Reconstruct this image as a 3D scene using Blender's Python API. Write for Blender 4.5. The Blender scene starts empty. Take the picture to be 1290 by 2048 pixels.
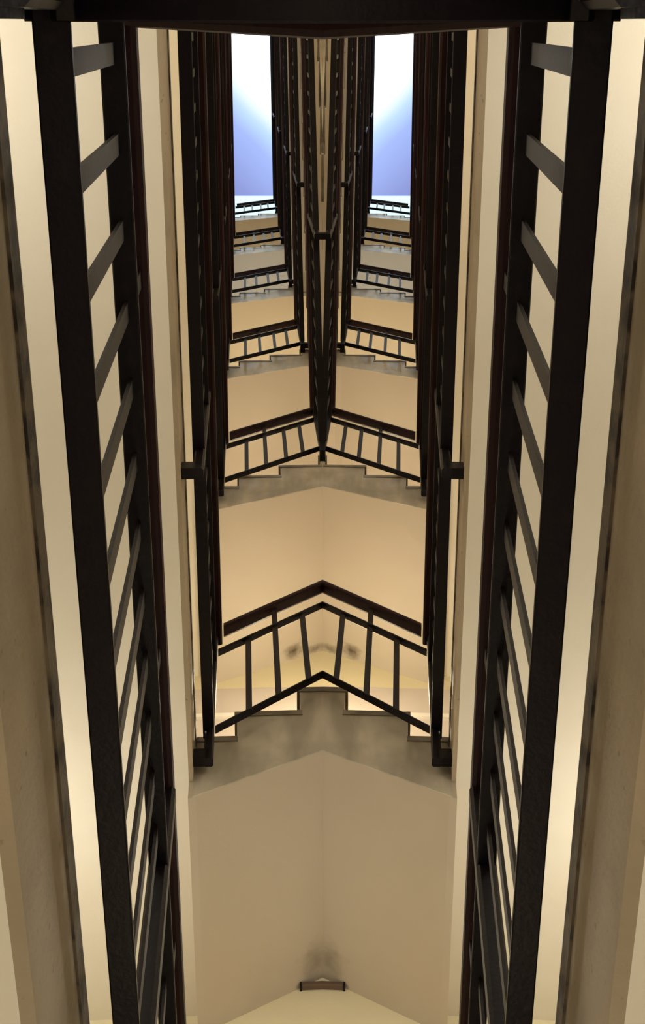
import bpy, bmesh, math, random
from mathutils import Vector, Matrix

random.seed(7)
scene = bpy.context.scene
COL = scene.collection

# ------------------------------------------------------------------ frame
# The well leans slightly away from the plane X = 0; everything is built for
# the left half in the well's own axes (east, north, up) and mirrored in X = 0.
F_PX = 2332.16
R = Matrix(((0.99796271, -0.00804749, -0.06329026),
            (-0.01690756, 0.92318502, -0.38398380),
            (0.06151873, 0.38427160, 0.92116816)))     # well axes -> camera axes (right, down, forward)
wz = Vector((0, R[1][2], R[2][2])).normalized()
wx = Vector((1, 0, 0))
wy = wz.cross(wx)
A = Matrix((wx, wy, wz))                                # camera axes -> world axes
EYE = Vector((0, 0, 1.67))
TO_WORLD = A @ R
def W(x, y, z):
    return TO_WORLD @ Vector((x, y, z)) + EYE

# ------------------------------------------------------------------ camera
cd = bpy.data.cameras.new('camera')
cam = bpy.data.objects.new('camera', cd)
COL.objects.link(cam)
cd.sensor_fit = 'VERTICAL'
cd.sensor_height = 24.0
cd.lens = 24.0 * F_PX / 2048.0
cd.clip_start = 0.02
cd.clip_end = 500
right = A @ Vector((1, 0, 0)); down = A @ Vector((0, 1, 0)); fwd = A @ Vector((0, 0, 1))
m = Matrix((right, -down, -fwd)).transposed().to_4x4()
m.translation = EYE
cam.matrix_world = m
scene.camera = cam

scene.view_settings.view_transform = 'Standard'
scene.view_settings.look = 'None'
scene.view_settings.gamma = 1.0
scene.view_settings.use_curve_mapping = False
scene.view_settings.exposure = 0.0

# ------------------------------------------------------------------ sky: lavender evening blue with a white cloud bank to the south
world = bpy.data.worlds.new('sky')
scene.world = world
world.use_nodes = True
nt = world.node_tree
nt.nodes.clear()
def wn(t, **k):
    n = nt.nodes.new(t)
    for a, b in k.items():
        setattr(n, a, b)
    return n
tc = wn('ShaderNodeTexCoord')
sep = wn('ShaderNodeSeparateXYZ'); nt.links.new(tc.outputs['Generated'], sep.inputs[0])
ab = wn('ShaderNodeMath', operation='ABSOLUTE'); nt.links.new(sep.outputs[0], ab.inputs[0])
comb = wn('ShaderNodeCombineXYZ')
nt.links.new(ab.outputs[0], comb.inputs[0]); nt.links.new(sep.outputs[1], comb.inputs[1]); nt.links.new(sep.outputs[2], comb.inputs[2])
def pix_dir(x, y):
    v = A @ Vector((x - 645, y - 1024, F_PX))
    v.x = abs(v.x)
    return v.normalized()
nrm = pix_dir(458, 118).cross(pix_dir(540, 212)).normalized()
if nrm.y > 0:
    nrm = -nrm                                          # positive on the south (cloud) side
dot = wn('ShaderNodeVectorMath', operation='DOT_PRODUCT'); nt.links.new(comb.outputs[0], dot.inputs[0]); dot.inputs[1].default_value = nrm
noi = wn('ShaderNodeTexNoise'); noi.inputs['Scale'].default_value = 9.0; noi.inputs['Detail'].default_value = 2.0
nt.links.new(comb.outputs[0], noi.inputs['Vector'])
mad = wn('ShaderNodeMath', operation='MULTIPLY_ADD'); mad.inputs[1].default_value = 0.02; nt.links.new(noi.outputs[0], mad.inputs[0]); nt.links.new(dot.outputs['Value'], mad.inputs[2])
mr = wn('ShaderNodeMapRange'); mr.inputs['From Min'].default_value = -0.085; mr.inputs['From Max'].default_value = 0.03
nt.links.new(mad.outputs[0], mr.inputs['Value'])
ramp = wn('ShaderNodeValToRGB')
cr = ramp.color_ramp
cr.elements[0].position = 0.0; cr.elements[0].color = (0.20, 0.235, 0.55, 1)
cr.elements[1].position = 1.0; cr.elements[1].color = (2.6, 3.0, 3.2, 1)
for pos, c in ((0.30, (0.27, 0.32, 0.68, 1)), (0.58, (0.38, 0.50, 0.95, 1)), (0.70, (0.55, 0.75, 1.0, 1)), (0.80, (0.95, 1.05, 1.1, 1))):
    e = cr.elements.new(pos); e.color = c
nt.links.new(mr.outputs[0], ramp.inputs[0])
bg = wn('ShaderNodeBackground'); bg.inputs['Strength'].default_value = 1.08
nt.links.new(ramp.outputs[0], bg.inputs[0])
wo = wn('ShaderNodeOutputWorld'); nt.links.new(bg.outputs[0], wo.inputs[0])

# ------------------------------------------------------------------ lamps of the stairwell (one per gallery, one per stair head) and an added fill
H = 3.0                       # storey height
ZW = 1.33                     # gallery floor of the nearest storey above the eye
def lamp(name, p, watt, colour, radius, both=True):
    for s in ((1, -1) if both else (1,)):
        l = bpy.data.lights.new(name, 'POINT')
        l.energy = watt; l.color = colour; l.shadow_soft_size = radius
        o = bpy.data.objects.new(name, l)
        COL.objects.link(o)
        w = W(*p)
        o.location = (w.x * s if both else 0.0, w.y, w.z)
WARM = (1.0, 0.86, 0.60)
CREAM = (1.0, 0.97, 0.89)
AMBER = (1.0, 0.89, 0.70)
COOL = (0.92, 0.97, 1.0)
for k in range(-1, 6):
    south, north = {-1: (15, 14), 0: (22, 20), 4: (22, 8)}.get(k, (29, 11))
    for y, watt in ((0.0, south), (3.0, north)):
        x, z = {-1: (-0.95, 1.2), 0: (-1.12, 2.02)}.get(k, (-1.15, 1.6))
        lamp('gallery_lamp', (x, y, ZW + H * k + z), watt, CREAM if k < 1 else COOL if k == 4 else AMBER, 0.12)
for k in range(0, 7):
    if k == 0:
        lamp('stair_lamp', (0.23, 3.80, 3.10), 4.0, WARM, 0.08, both=False)
        lamp('edge_fill_light', (0.0, 2.2, -0.2), 8.0, WARM, 0.08, both=False)  # added fill light, only there to brighten the nearest slab edge
    elif k == 1:
        lamp('stair_lamp', (0.44, 3.76, 6.15), 29, WARM, 0.08, both=False)
    else:
        lamp('stair_lamp', (0.65, 3.85, 2.9 + H * k), {2: 18, 3: 25, 4: 19}.get(k, 11), COOL if k == 4 else WARM, 0.10)

# ------------------------------------------------------------------ materials
def material(name, colour, rough=0.6, spec=0.3, noise=None, bump=0.0, bump_scale=60.0, metallic=0.0):
    """noise: list of (scale, low, high, colour, stretch) layers mixed over the base colour"""
    mt = bpy.data.materials.new(name); mt.use_nodes = True
    t = mt.node_tree; n = t.nodes; b = n['Principled BSDF']
    b.inputs['Roughness'].default_value = rough
    b.inputs['Specular IOR Level'].default_value = spec
    b.inputs['Metallic'].default_value = metallic
    b.inputs['Base Color'].default_value = (*colour, 1)
    geo = n.new('ShaderNodeNewGeometry')
    sp = n.new('ShaderNodeSeparateXYZ'); t.links.new(geo.outputs['Position'], sp.inputs[0])
    a = n.new('ShaderNodeMath'); a.operation = 'ABSOLUTE'; t.links.new(sp.outputs[0], a.inputs[0])
    cb = n.new('ShaderNodeCombineXYZ')
    t.links.new(a.outputs[0], cb.inputs[0]); t.links.new(sp.outputs[1], cb.inputs[1]); t.links.new(sp.outputs[2], cb.inputs[2])
    last = None
    for sc_, lo, hi, c, stretch in (noise or ()):
        mp = n.new('ShaderNodeMapping'); mp.inputs['Scale'].default_value = stretch; t.links.new(cb.outputs[0], mp.inputs['Vector'])
        no = n.new('ShaderNodeTexNoise'); no.inputs['Scale'].default_value = sc_; no.inputs['Detail'].default_value = 4.0
        t.links.new(mp.outputs[0], no.inputs['Vector'])
        r_ = n.new('ShaderNodeMapRange'); r_.inputs['From Min'].default_value = lo; r_.inputs['From Max'].default_value = hi
        t.links.new(no.outputs[0], r_.inputs['Value'])
        mx = n.new('ShaderNodeMix'); mx.data_type = 'RGBA'
        t.links.new(r_.outputs[0], mx.inputs['Factor'])
        if last is None:
            mx.inputs['A'].default_value = (*colour, 1)
        else:
            t.links.new(last, mx.inputs['A'])
        mx.inputs['B'].default_value = (*c, 1)
        last = mx.outputs['Result']
    if last is not None:
        t.links.new(last, b.inputs['Base Color'])
    if bump:
        no = n.new('ShaderNodeTexNoise'); no.inputs['Scale'].default_value = bump_scale; no.inputs['Detail'].default_value = 3.0
        t.links.new(cb.outputs[0], no.inputs['Vector'])
        bp = n.new('ShaderNodeBump'); bp.inputs['Strength'].default_value = bump; bp.inputs['Distance'].default_value = 0.01
        t.links.new(no.outputs[0], bp.inputs['Height']); t.links.new(bp.outputs[0], b.inputs['Normal'])
    return mt
ONE = (1, 1, 1)
M = {}
M['plaster'] = material('cream_plaster', (0.74, 0.68, 0.56), 0.75, 0.2, [(1.5, 0.4, 0.7, (0.70, 0.63, 0.50), ONE)], 0.06, 90)
M['wall'] = material('yellow_wall_paint', (0.74, 0.66, 0.44), 0.7, 0.2, [(2.0, 0.4, 0.7, (0.70, 0.61, 0.40), ONE)], 0.06, 80)
M['dado'] = material('pinkish_wall_paint', (0.62, 0.54, 0.47), 0.6, 0.25, [(2.0, 0.4, 0.7, (0.57, 0.50, 0.43), ONE)], 0.05, 80)
M['trim'] = material('white_trim', (0.82, 0.77, 0.67), 0.5, 0.3)
M['white'] = material('pale_roof_paint', (0.42, 0.56, 0.58), 0.7, 0.2)
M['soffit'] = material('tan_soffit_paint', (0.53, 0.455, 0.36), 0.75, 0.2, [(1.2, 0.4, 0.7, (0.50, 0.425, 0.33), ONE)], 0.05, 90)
M['fascia'] = material('stained_slab_edge', (0.34, 0.265, 0.17), 0.55, 0.3,
                       [(3.0, 0.45, 0.7, (0.24, 0.185, 0.12), (1, 1, 1)), (45.0, 0.66, 0.76, (0.17, 0.13, 0.08), ONE)], 0.15, 60)
M['edge'] = material('grimy_nosing', (0.11, 0.08, 0.05), 0.5, 0.3, [(20.0, 0.48, 0.60, (0.02, 0.014, 0.009), ONE), (6.0, 0.55, 0.7, (0.20, 0.155, 0.10), ONE)], 0.2, 80)
M['marble'] = material('grey_marble', (0.55, 0.50, 0.41), 0.4, 0.4,
                       [(7.0, 0.42, 0.62, (0.36, 0.325, 0.26), (1, 1, 0.25)), (3.0, 0.5, 0.75, (0.30, 0.26, 0.20), ONE)], 0.05, 50)
M['tread'] = material('marble_tread', (0.25, 0.215, 0.165), 0.4, 0.4, [(8.0, 0.45, 0.65, (0.16, 0.13, 0.09), ONE)], 0.05, 50)
M['metal'] = material('black_painted_iron', (0.006, 0.004, 0.006), 0.4, 0.22, [(40.0, 0.55, 0.75, (0.012, 0.008, 0.010), ONE)], 0.08, 120)
M['bar'] = material('lit_iron', (0.017, 0.011, 0.009), 0.5, 0.25, [(30.0, 0.5, 0.7, (0.012, 0.008, 0.007), ONE)], 0.08, 120)  # same iron as the rails, light falling on it put into the colour
M['wood'] = material('dark_red_wood', (0.024, 0.006, 0.007), 0.5, 0.18, [(12.0, 0.45, 0.65, (0.015, 0.004, 0.005), (6, 0.6, 6))], 0.03, 90)
M['floor'] = material('terrazzo', (0.42, 0.38, 0.32), 0.4, 0.4, [(60.0, 0.5, 0.6, (0.30, 0.26, 0.22), ONE)])
M['soot'] = material('sooty_plaster', (0.10, 0.075, 0.045), 0.9, 0.1, [(25.0, 0.4, 0.6, (0.30, 0.24, 0.15), ONE)], 0.3, 70)
M['conduit'] = material('brown_conduit', (0.12, 0.075, 0.05), 0.5, 0.3)

def soot(mat, spots, colour):
    """smudges with a fixed place on the plaster: (centre, radii, strength)"""
    t = mat.node_tree; n = t.nodes; b = n['Principled BSDF']
    src = b.inputs['Base Color'].links[0].from_socket
    geo = n.new('ShaderNodeNewGeometry')
    sp = n.new('ShaderNodeSeparateXYZ'); t.links.new(geo.outputs['Position'], sp.inputs[0])
    a = n.new('ShaderNodeMath'); a.operation = 'ABSOLUTE'; t.links.new(sp.outputs[0], a.inputs[0])
    cb = n.new('ShaderNodeCombineXYZ')
    t.links.new(a.outputs[0], cb.inputs[0]); t.links.new(sp.outputs[1], cb.inputs[1]); t.links.new(sp.outputs[2], cb.inputs[2])
    no = n.new('ShaderNodeTexNoise'); no.inputs['Scale'].default_value = 18.0; no.inputs['Detail'].default_value = 5.0
    t.links.new(cb.outputs[0], no.inputs['Vector'])
    for c, radii, strength in spots:
        w = W(*c)
        mp = n.new('ShaderNodeVectorMath'); mp.operation = 'SUBTRACT'; t.links.new(cb.outputs[0], mp.inputs[0]); mp.inputs[1].default_value = (abs(w.x), w.y, w.z)
        dv = n.new('ShaderNodeVectorMath'); dv.operation = 'DIVIDE'; t.links.new(mp.outputs[0], dv.inputs[0]); dv.inputs[1].default_value = radii
        ln = n.new('ShaderNodeVectorMath'); ln.operation = 'LENGTH'; t.links.new(dv.outputs[0], ln.inputs[0])
        ad = n.new('ShaderNodeMath'); ad.operation = 'MULTIPLY_ADD'; ad.inputs[1].default_value = 1.1; t.links.new(no.outputs[0], ad.inputs[0]); t.links.new(ln.outputs['Value'], ad.inputs[2])
        mr_ = n.new('ShaderNodeMapRange'); mr_.inputs['From Min'].default_value = 1.45; mr_.inputs['From Max'].default_value = 0.55
        mr_.inputs['To Max'].default_value = strength; t.links.new(ad.outputs[0], mr_.inputs['Value'])
        mx = n.new('ShaderNodeMix'); mx.data_type = 'RGBA'; t.links.new(mr_.outputs[0], mx.inputs['Factor']); t.links.new(src, mx.inputs['A']); mx.inputs['B'].default_value = (*colour, 1)
        src = mx.outputs['Result']
    t.links.new(src, b.inputs['Base Color'])
soot(M['soffit'], [((0.29, 4.07, 7.21), (.10, .08, .2), 0.95), ((0.45, 4.10, 7.29), (.10, .05, .2), 0.8), ((0.27, 4.02, 4.20), (.10, .16, .2), 0.45)], (0.10, 0.075, 0.045))

# ------------------------------------------------------------------ geometry helpers (well axes in, meshes out)
def box(x0, x1, y0, y1, z0, z1):
    v = [(x, y, z) for z in (z0, z1) for y in (y0, y1) for x in (x0, x1)]
    f = [(0, 2, 3, 1), (4, 5, 7, 6), (0, 1, 5, 4), (2, 6, 7, 3), (0, 4, 6, 2), (1, 3, 7, 5)]
    return v, f
def prism(poly, axis, a, b):
    """poly: 2-D outline; axis 'y' -> (x, z) outline extruded along y; axis 'x' -> (y, z) outline extruded along x"""
    n = len(poly)
    v = []
    for t in (a, b):
        for p, q in poly:
            v.append((p, t, q) if axis == 'y' else (t, p, q))
    f = [tuple(range(n)), tuple(range(2 * n - 1, n - 1, -1))]
    for i in range(n):
        j = (i + 1) % n
        f.append((j, i, i + n, j + n))
    return v, f
def sweep(profile, p0, p1, side):
    """profile (s, h) swept from p0 to p1; side: horizontal unit axis for s, h along z"""
    p0 = Vector(p0); p1 = Vector(p1); side = Vector(side)
    n = len(profile); v = []
    for p in (p0, p1):
        for s, h in profile:
            v.append(tuple(p + side * s + Vector((0, 0, h))))
    f = [tuple(range(n)), tuple(range(2 * n - 1, n - 1, -1))]
    for i in range(n):
        j = (i + 1) % n
        f.append((j, i, i + n, j + n))
    return v, f
def rect(w, h):
    c = min(w, h) * 0.18
    a, b = w / 2, h / 2
    return [(-a + c, -b), (a - c, -b), (a, -b + c), (a, b - c), (a - c, b), (-a + c, b), (-a, b - c), (-a, -b + c)]
def rounded(w, h):
    a, b = w / 2, h / 2
    return [(-a * .62, -b), (a * .62, -b), (a * .92, -b * .68), (a, -b * .1), (a * .92, b * .5), (a * .6, b * .9), (0, b), (-a * .6, b * .9), (-a * .92, b * .5), (-a, -b * .1), (-a * .92, -b * .68)]
def post(x, y, z0, z1, wx_, wy_, taper=1.0):
    c = 0.18 * min(wx_, wy_)
    def ring(z, s):
        a, b = wx_ / 2 * s, wy_ / 2 * s
        return [(x - a + c, y - b, z), (x + a - c, y - b, z), (x + a, y - b + c, z), (x + a, y + b - c, z), (x + a - c, y + b, z), (x - a + c, y + b, z), (x - a, y + b - c, z), (x - a, y - b + c, z)]
    v = ring(z0, 1) + ring(z1, taper)
    f = [tuple(range(7, -1, -1)), tuple(range(8, 16))]
    for i in range(8):
        j = (i + 1) % 8
        f.append((i, j, j + 8, i + 8))
    return v, f

def build_mesh(name, shapes, side, base):
    """side 'L' (x <= 0), 'R' (its mirror image) or 'J' (both halves welded in the plane x = 0)"""
    bm = bmesh.new()
    for v, f in shapes:
        vs = [bm.verts.new(W(*p)) for p in v]
        for q in f:
            bm.faces.new([vs[i] for i in q])
    bmesh.ops.recalc_face_normals(bm, faces=bm.faces)
    if any(v.co.x > 1e-6 for v in bm.verts):
        r = bmesh.ops.bisect_plane(bm, geom=bm.verts[:] + bm.edges[:] + bm.faces[:], dist=1e-5, plane_co=(0, 0, 0), plane_no=(1, 0, 0), clear_outer=True)
        if side != 'J':
            ed = [e for e in bm.edges if e.is_boundary]
            if ed:
                bmesh.ops.holes_fill(bm, edges=ed, sides=0)
    if not bm.faces:
        bm.free(); return None
    if side == 'J':
        r = bmesh.ops.duplicate(bm, geom=bm.verts[:] + bm.edges[:] + bm.faces[:])
        nf = [g for g in r['geom'] if isinstance(g, bmesh.types.BMFace)]
        for g in r['geom']:
            if isinstance(g, bmesh.types.BMVert):
                g.co.x = -g.co.x
        bmesh.ops.reverse_faces(bm, faces=nf)
        bmesh.ops.remove_doubles(bm, verts=bm.verts[:], dist=1e-4)
    elif side == 'R':
        for v in bm.verts:
            v.co.x = -v.co.x
        bmesh.ops.reverse_faces(bm, faces=bm.faces[:])
    bmesh.ops.recalc_face_normals(bm, faces=bm.faces)
    for v in bm.verts:
        v.co -= base
    me = bpy.data.meshes.new(name)
    bm.to_mesh(me); bm.free()
    return me
def link(name, me, mat, parent=None, loc=None):
    o = bpy.data.objects.new(name, me)
    COL.objects.link(o)
    me.materials.append(M[mat])
    if parent is not None:
        o.parent = parent
    if loc is not None:
        o.location = loc
    return o
def base_of(p, side):
    w = W(*p)
    if side == 'R':
        w.x = -w.x
    elif side == 'J':
        w.x = 0
    return w
def thing(name, side, at, parts, label=None, cat=None, group=None, kind=None):
    """parts: list of (part name, shapes, material[, sub-parts])"""
    b = base_of(at, side)
    e = bpy.data.objects.new(name, None)
    COL.objects.link(e)
    e.location = b; e.empty_display_size = 0.1
    if label: e['label'] = label
    if cat: e['category'] = cat
    if group: e['group'] = group
    if kind: e['kind'] = kind
    n = 0
    def add(items, parent):
        nonlocal n
        for it in items:
            todo = (side,)
            if side == 'J' and all(W(*p).x < -1e-4 for sh in it[1] for p in sh[0]):
                todo = ('L', 'R')                       # halves that do not meet are parts of their own
            for sd in todo:
                me = build_mesh(it[0], it[1], sd, b)
                if me is None:
                    continue
                o = link(it[0], me, it[2], parent); n += 1
                if len(it) > 3:
                    add(it[3], o)
    add(parts, e)
    if not n:
        bpy.data.objects.remove(e)
    return e
def structure(name, side, shapes, mat, label):
    me = build_mesh(name, shapes, side, Vector((0, 0, 0)))
    o = link(name, me, mat)
    o['kind'] = 'structure'; o['label'] = label
    return o
SIDES = (('L', 'left'), ('R', 'right'))

# ------------------------------------------------------------------ key lines of the well (metres, eye at the origin)
XW, XE, YN, YS = -0.191, 0.520, 2.800, -0.0255        # rail planes
FW, FE, FN, FS = -0.254, 0.583, 2.865, -0.090         # slab and stair edges
WALL_W, WALL_E, WALL_N, WALL_S = -1.55, 1.90, 4.14, -1.40
BOT, TOPZ = -1.67, 21.75
RISE, TREAD, X0 = 0.195, 0.29, -0.076
ORD = ['nearest', 'second', 'third', 'fourth', 'fifth', 'sixth', 'seventh']

# ------------------------------------------------------------------ shell
structure('wall_left', 'L', [box(WALL_W - .2, WALL_W, WALL_S - .2, WALL_N + .2, BOT, 22.2)], 'plaster', 'cream plaster wall behind the left galleries')
structure('wall_right', 'R', [box(WALL_W - .2, WALL_W, WALL_S - .2, WALL_N + .2, BOT, 22.2)], 'plaster', 'cream plaster wall behind the right galleries')
structure('wall_back', 'J', [box(WALL_W, 3.2, WALL_N, WALL_N + .2, BOT, 20.6)], 'wall', 'yellowish plaster wall behind the short stair flights')
structure('wall_front', 'J', [box(WALL_W, 3.2, WALL_S - .2, WALL_S, BOT, 22.2)], 'plaster', 'plaster wall behind the viewer')
structure('wall_back_upper', 'J', [box(WALL_W, 3.2, WALL_N, WALL_N + .2, 20.6, 31.7)], 'white', 'tall white daylit wall at the very top of the well')
for s, sn in SIDES:
    structure('ceiling', s, [box(WALL_W, -0.62, WALL_S, WALL_N, TOPZ, 22.2)], 'plaster', 'roof slab strip above the %s galleries' % sn)
fl = bpy.data.meshes.new('floor')
bm = bmesh.new()
vs = [bm.verts.new(p) for p in ((-2.2, -2.2, -.1), (2.2, -2.2, -.1), (2.2, 5.2, -.1), (-2.2, 5.2, -.1), (-2.2, -2.2, 0), (2.2, -2.2, 0), (2.2, 5.2, 0), (-2.2, 5.2, 0))]
for q in ((3, 2, 1, 0), (4, 5, 6, 7), (0, 1, 5, 4), (1, 2, 6, 5), (2, 3, 7, 6), (3, 0, 4, 7)):
    bm.faces.new([vs[i] for i in q])
bm.to_mesh(fl); bm.free()
o = link('floor', fl, 'floor'); o['kind'] = 'structure'; o['label'] = 'terrazzo floor at the foot of the stairwell'

# two-tone paint on the wall behind the short flights, per storey
for k in (1, 2):
    zb = ZW + H * k
    structure('trim_%d' % (2 * k - 1), 'J', [box(WALL_W, 2.2, WALL_N - .012, WALL_N, zb + .02, zb + 2.50)], 'dado', 'pinkish painted lower wall behind the %s short flight' % ORD[k - 1])
    structure('trim_%d' % (2 * k), 'J', [box(WALL_W, 2.2, WALL_N - .03, WALL_N - .012, zb + 2.13, zb + 2.17)], 'trim', 'thin white ledge on the wall behind the %s short flight' % ORD[k - 1])

# ------------------------------------------------------------------ galleries (level slabs on the west side)
for k in range(0, 7):
    zt = ZW + H * k; zb = zt - 0.306
    for s, sn in SIDES:
        parts = [('slab', [box(WALL_W, FW - .018, WALL_S, WALL_N, zb, zt - .012)], 'plaster'),
                 ('paving', [box(WALL_W, FW + .002, WALL_S, WALL_N, zt - .012, zt)], 'tread'),
                 ('slab_edge', [box(FW - .018, FW, FS, FN + .02, zb, zt - .060)], 'fascia'),
                 ('nosing', [box(FW - .017, FW + .004, FS, FN + .02, zt - .060, zt - .0125)], 'edge')]
        lab = '%s gallery landing up on the %s, cream underside and stained grey-brown edge' % (ORD[k], sn)
        thing('gallery_landing', s, (-.9, 1.4, zb), parts, lab, 'landing', 'gallery landings along the stairwell sides')

# ------------------------------------------------------------------ railings
BAR_T = 0.012
def rails_along(p0, p1, side, zb, zt, zh, hand_shift=0.0, wb=.038, sb=0.0, wh=.060):
    """bottom bar, top bar and handrail between two plan points; z* are pairs (at p0, at p1)"""
    s = Vector(side)
    out = []
    for nm, z, prof, mt, sh in (('bottom_rail', zb, rect(wb, BAR_T), 'metal', sb), ('top_rail', zt, rect(.038, BAR_T), 'metal', 0), ('handrail', zh, rounded(wh, .042), 'wood', hand_shift)):
        a = Vector((p0[0], p0[1], z[0])) + s * sh
        b = Vector((p1[0], p1[1], z[1])) + s * sh
        out.append((nm, [sweep(prof, a, b, side)], mt))
    return out

# west: level gallery railings
for k in range(0, 6):
    z = H * k
    for s, sn in SIDES:
        parts = rails_along((XW, -.045), (XW, 2.83), (1, 0, 0), (1.283 + z,) * 2, (1.856 + z,) * 2, (2.115 + z,) * 2, .0115 if k else -.0125, .048 if k else .038, -.005 if k else 0)
        for j in range(22):
            y = 0.039 + 0.1268 * j
            top = 2.10 if j % 6 == 3 else 1.852
            parts.append(('baluster', [box(XW - .003, XW + .003, y - .015, y + .015, 1.286 + z, top + z)], 'bar'))
        for y in ((2.80, 1.53) if k else (2.80, 1.53, -.035)):
            nw = [post(XW, y, 1.055 + z, 2.10 + z, .040, .044)]
            parts.append(('newel', nw, 'metal', [('bracket', [box(FW - .004, XW, y - .022, y + .022, 1.058 + z, 1.125 + z)], 'metal')]))
        lab = {0: 'nearest and largest black gallery railing on the %s edge of the picture' % sn}.get(k, '%s black gallery railing up on the %s, counted from the viewer' % (ORD[k], sn))
        thing('gallery_railing', s, (XW, 1.4, 1.05 + z), parts, lab, 'railing', 'level gallery railings')

# north: short flights, three risers climbing east, with their railing
def nz(x, b):                     # sloping rail height on the short flight
    return b + 0.90 * (x + 0.15)
def short_flight_parts(zf, flip=None, xr=2.6):
    """zf: floor at the low end. flip maps a shape to the opposite side of the well"""
    g = flip or (lambda sh: sh)
    d = zf - 4.335
    low = lambda x: 3.925 + d + 0.55 * (x + .24)
    y0, y1 = FN + .006, WALL_N
    xl = X0 + 2 * TREAD
    prof = [(-.2715, 4.02 + d), (-.2715, 3.912 + d), (-.24, 3.925 + d), (xl, low(xl)), (xl + .06, low(xl) + .02), (xr, low(xl) + .02), (xr, zf + 3 * RISE - .035),
            (xl, zf + 3 * RISE - .035), (xl, zf + 2 * RISE - .035), (xl - TREAD, zf + 2 * RISE - .035), (xl - TREAD, zf + RISE - .035), (X0, zf + RISE - .035), (X0, zf - .035), (-.2715, zf - .035)]
    parts = [('underside', [g(prism(prof, 'y', y0, y1))], 'soffit')]
    face = [(-.254, 3.917 + d), (xl, low(xl)), (xl + .06, low(xl) + .02), (FE - .001, low(xl) + .02), (FE - .001, zf + 3 * RISE - .035),
            (xl, zf + 3 * RISE - .035), (xl, zf + 2 * RISE - .035), (xl - TREAD, zf + 2 * RISE - .035), (xl - TREAD, zf + RISE - .035), (X0, zf + RISE - .035), (X0, zf - .035), (-.254, zf - .035)]
    parts.append(('stringer', [g(prism(face, 'y', FN, y0))], 'marble'))
    parts.append(('step', [g(box(-.254, X0 + .004, FN - .006, y1, zf - .035, zf))], 'tread'))
    for i in range(3):
        xa = X0 + i * TREAD
        xb = xa + TREAD if i < 2 else xr
        parts.append(('step', [g(box(xa - .012, xb + .004, FN - .006, y1, zf + (i + 1) * RISE - .035, zf + (i + 1) * RISE))], 'tread'))
    return parts
def short_rail_parts(d, kfull):
    xa, xb = -.168, XE
    def seg(nm, b, prof, mt, x0, x1, dy=0):
        return (nm, [sweep(prof, (x0, YN + dy, nz(x0, b) + d), (x1, YN + dy, nz(x1, b) + d), (0, 1, 0))], mt)
    parts = [seg('bottom_rail', 4.312, rect(.038, BAR_T), 'metal', xa, xb),
             seg('top_rail', 4.982, rect(.038, BAR_T), 'metal', xa, xb),
             seg('handrail', 5.19, rounded(.072, .050), 'wood', -.145, xb - .02)]
    for j, x in enumerate((-.022, .113, .256, .3785)):
        top = nz(x, 5.18 if j == 1 else 4.98) + d
        parts.append(('baluster', [box(x - .014, x + .014, YN - .006, YN + .006, nz(x, 4.312) + d, top)], 'bar'))
    z0 = 4.80 + d
    parts.append(('newel', [post(XE, YN, z0, nz(XE, 5.19) + d + .02, .042, .042)], 'metal',
                  [('bracket', [box(XE - .02, FE + .004, YN - .022, YN + .022, z0 + .003, z0 + .07), box(XE - .022, XE + .022, YN, FN + .004, z0 + .01, z0 + .06)], 'metal')]))
    return parts
for k in range(1, 7):
    d = H * (k - 1)
    for s, sn in ((('J', ''),) if k < 3 else SIDES):
        if s == 'J':
            la = '%s stair flight, joined from both sides under a %s gable of marble steps' % (('lowest', 'broad') if k == 1 else ('second', 'smaller'))
            lr = '%s black railing peaked like a gable across the middle' % ('lowest and widest' if k == 1 else 'second')
        else:
            la = '%s short flight of marble steps up on the %s of the middle' % (ORD[k - 1], sn)
            lr = '%s short black stair railing up on the %s of the middle' % (ORD[k - 1], sn)
        thing('short_stair_flight', s, (.1, 3.5, 3.92 + d), short_flight_parts(4.335 + d), la, 'stairs', 'short stair flights facing the viewer')
        thing('short_stair_railing', s, (.1, YN, 4.3 + d), short_rail_parts(d, k), lr, 'railing', 'short sloping stair railings')

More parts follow.
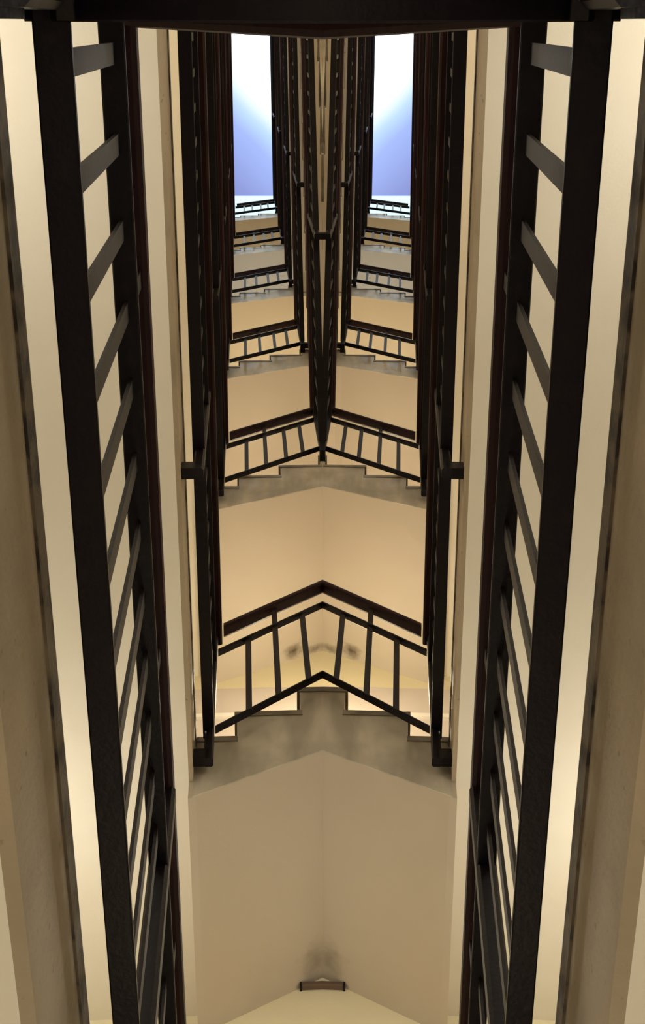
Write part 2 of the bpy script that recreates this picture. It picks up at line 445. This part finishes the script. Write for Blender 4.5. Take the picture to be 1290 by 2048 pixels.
# east: long flights climbing back towards the viewer
NR = 9
for k in range(1, 7):
    d = H * (k - 1)
    zn = 4.335 + 3 * RISE + d
    zs = zn + 1.83
    rise = 1.83 / NR; tr = (FN - FS) / NR
    ys = [FN - i * tr for i in range(NR + 1)]
    prof = []
    for i in range(NR):
        prof.append((ys[i], zn + i * rise - .035)); prof.append((ys[i], zn + (i + 1) * rise - .035))
    prof.append((WALL_S, zs - .035)); prof.append((WALL_S, zs - .33)); prof.append((ys[NR], zs - .36)); prof.append((FN, zn - .36))
    face = [q for q in prof if q[0] >= FS - .001] + [(FS, zs - .035), (FS, zs - .36), (FN, zn - .36)]
    seen = []; 
    for q in face:
        if q not in seen: seen.append(q)
    face = seen
    if k > 1:
        for s, sn in SIDES:
            parts = [('underside', [prism(prof, 'x', FE + .018, WALL_E)], 'soffit'), ('stringer', [prism(face, 'x', FE, FE + .018)], 'marble')]
            for i in range(NR):
                ya = ys[i]; yb = ys[i + 1] if i < NR - 1 else WALL_S
                parts.append(('step', [box(FE - .006, WALL_E, yb - .004, ya + .012, zn + (i + 1) * rise - .035, zn + (i + 1) * rise)], 'tread'))
            thing('long_stair_flight', s, (1.0, 1.4, zn - .36), parts, '%s long stair flight rising beside the centre line on the %s' % (ORD[k - 2], sn), 'stairs', 'long stair flights beside the centre')
            zb = (5.00 + d, 6.75 + d); zt = (5.62 + d, 7.33 + d); zh = (5.84 + d, 7.57 + d)
            parts = rails_along((XE, YN), (XE, -.045), (1, 0, 0), zb, zt, zh, -.004, .046, .004, .068)
            sl = (zb[1] - zb[0]) / (YN + .045)
            for j in range(20):
                y = 0.088 + 0.1355 * j
                u = (YN - y) / (YN + .045)
                parts.append(('baluster', [box(XE - .004, XE + .004, y - .015, y + .015, zb[0] + u * (zb[1] - zb[0]), zt[0] + u * (zt[1] - zt[0]))], 'bar'))
            y = 1.42; u = (YN - y) / (YN + .045); z0 = zb[0] + u * (zb[1] - zb[0]) - .21
            parts.append(('newel', [post(XE, y, z0, z0 + 1.02, .040, .044)], 'metal', [('bracket', [box(XE, FE + .004, y - .022, y + .022, z0 + .003, z0 + .07)], 'metal')]))
            thing('long_stair_railing', s, (XE, 1.4, zb[0]), parts, '%s steep black railing with close bars beside the centre line on the %s' % (ORD[k - 2], sn), 'railing', 'long stair railings beside the centre')

# south: the flight over the viewer's head with its railing
CX, CY = (FW + FE) / 2, (FN + FS) / 2
def flip(sh):
    v, f = sh
    return [(2 * CX - x, 2 * CY - y, z) for x, y, z in v], f
WN_OLD = WALL_N
WALL_N = 2 * CY - WALL_S
for k in range(0, 2):
    zf = 0.745 + H * k
    thing('overhead_stair_flight', 'J', (0, -.7, zf - .4), short_flight_parts(zf, flip, FE - .001), '%s stair flight passing over the viewer' % ('lower' if k == 0 else 'upper'), 'stairs', 'flights over the viewer')
WALL_N = WN_OLD
sz = lambda x, b: b - 0.80 * (x - XW)
parts = [('bottom_rail', [sweep(rect(.042, BAR_T), (XW - .03, YS + .002, sz(XW - .03, 1.283)), (XE, YS + .002, sz(XE, 1.283)), (0, 1, 0))], 'metal'),
         ('top_rail', [sweep(rect(.040, BAR_T), (XW - .015, YS - .002, sz(XW, 1.856)), (XE, YS - .002, sz(XE, 1.856)), (0, 1, 0))], 'metal'),
         ('handrail', [sweep(rounded(.064, .042), (XW - .03, YS - .0045, 2.115), (XE, YS + .029, sz(XE, 2.115)), (0, 1, 0))], 'wood')]
for j in range(5):
    x = -.10 + .137 * j
    parts.append(('baluster', [box(x - .015, x + .015, YS - .009, YS + .003, sz(x, 1.283), sz(x, 1.856))], 'bar'))
parts.append(('lug', [box(-.180, -.163, -.075, -.0035, 1.245, 1.262)], 'bar'))
parts.append(('wall_bracket', [box(-.46, XW, -.062, -.0040, 1.06, 1.13)], 'metal'))
thing('overhead_railing', 'J', (0, YS, .9), parts, 'blurred dark railing crossing the whole top edge, closest to the viewer', 'railing')

# ------------------------------------------------------------------ small things: a conduit and soot under the flights
thing('conduit', 'J', (.28, 4.12, 4.14), [('tube', [sweep(rounded(.036, .030), (.200, 4.121, 4.158), (.45, 4.121, 4.158), (0, 1, 0))], 'conduit'), ('end_cap', [post(.196, 4.121, 4.142, 4.176, .010, .037)], 'metal')],
      'short brown conduit at the bottom centre under the lowest flight', 'conduit')
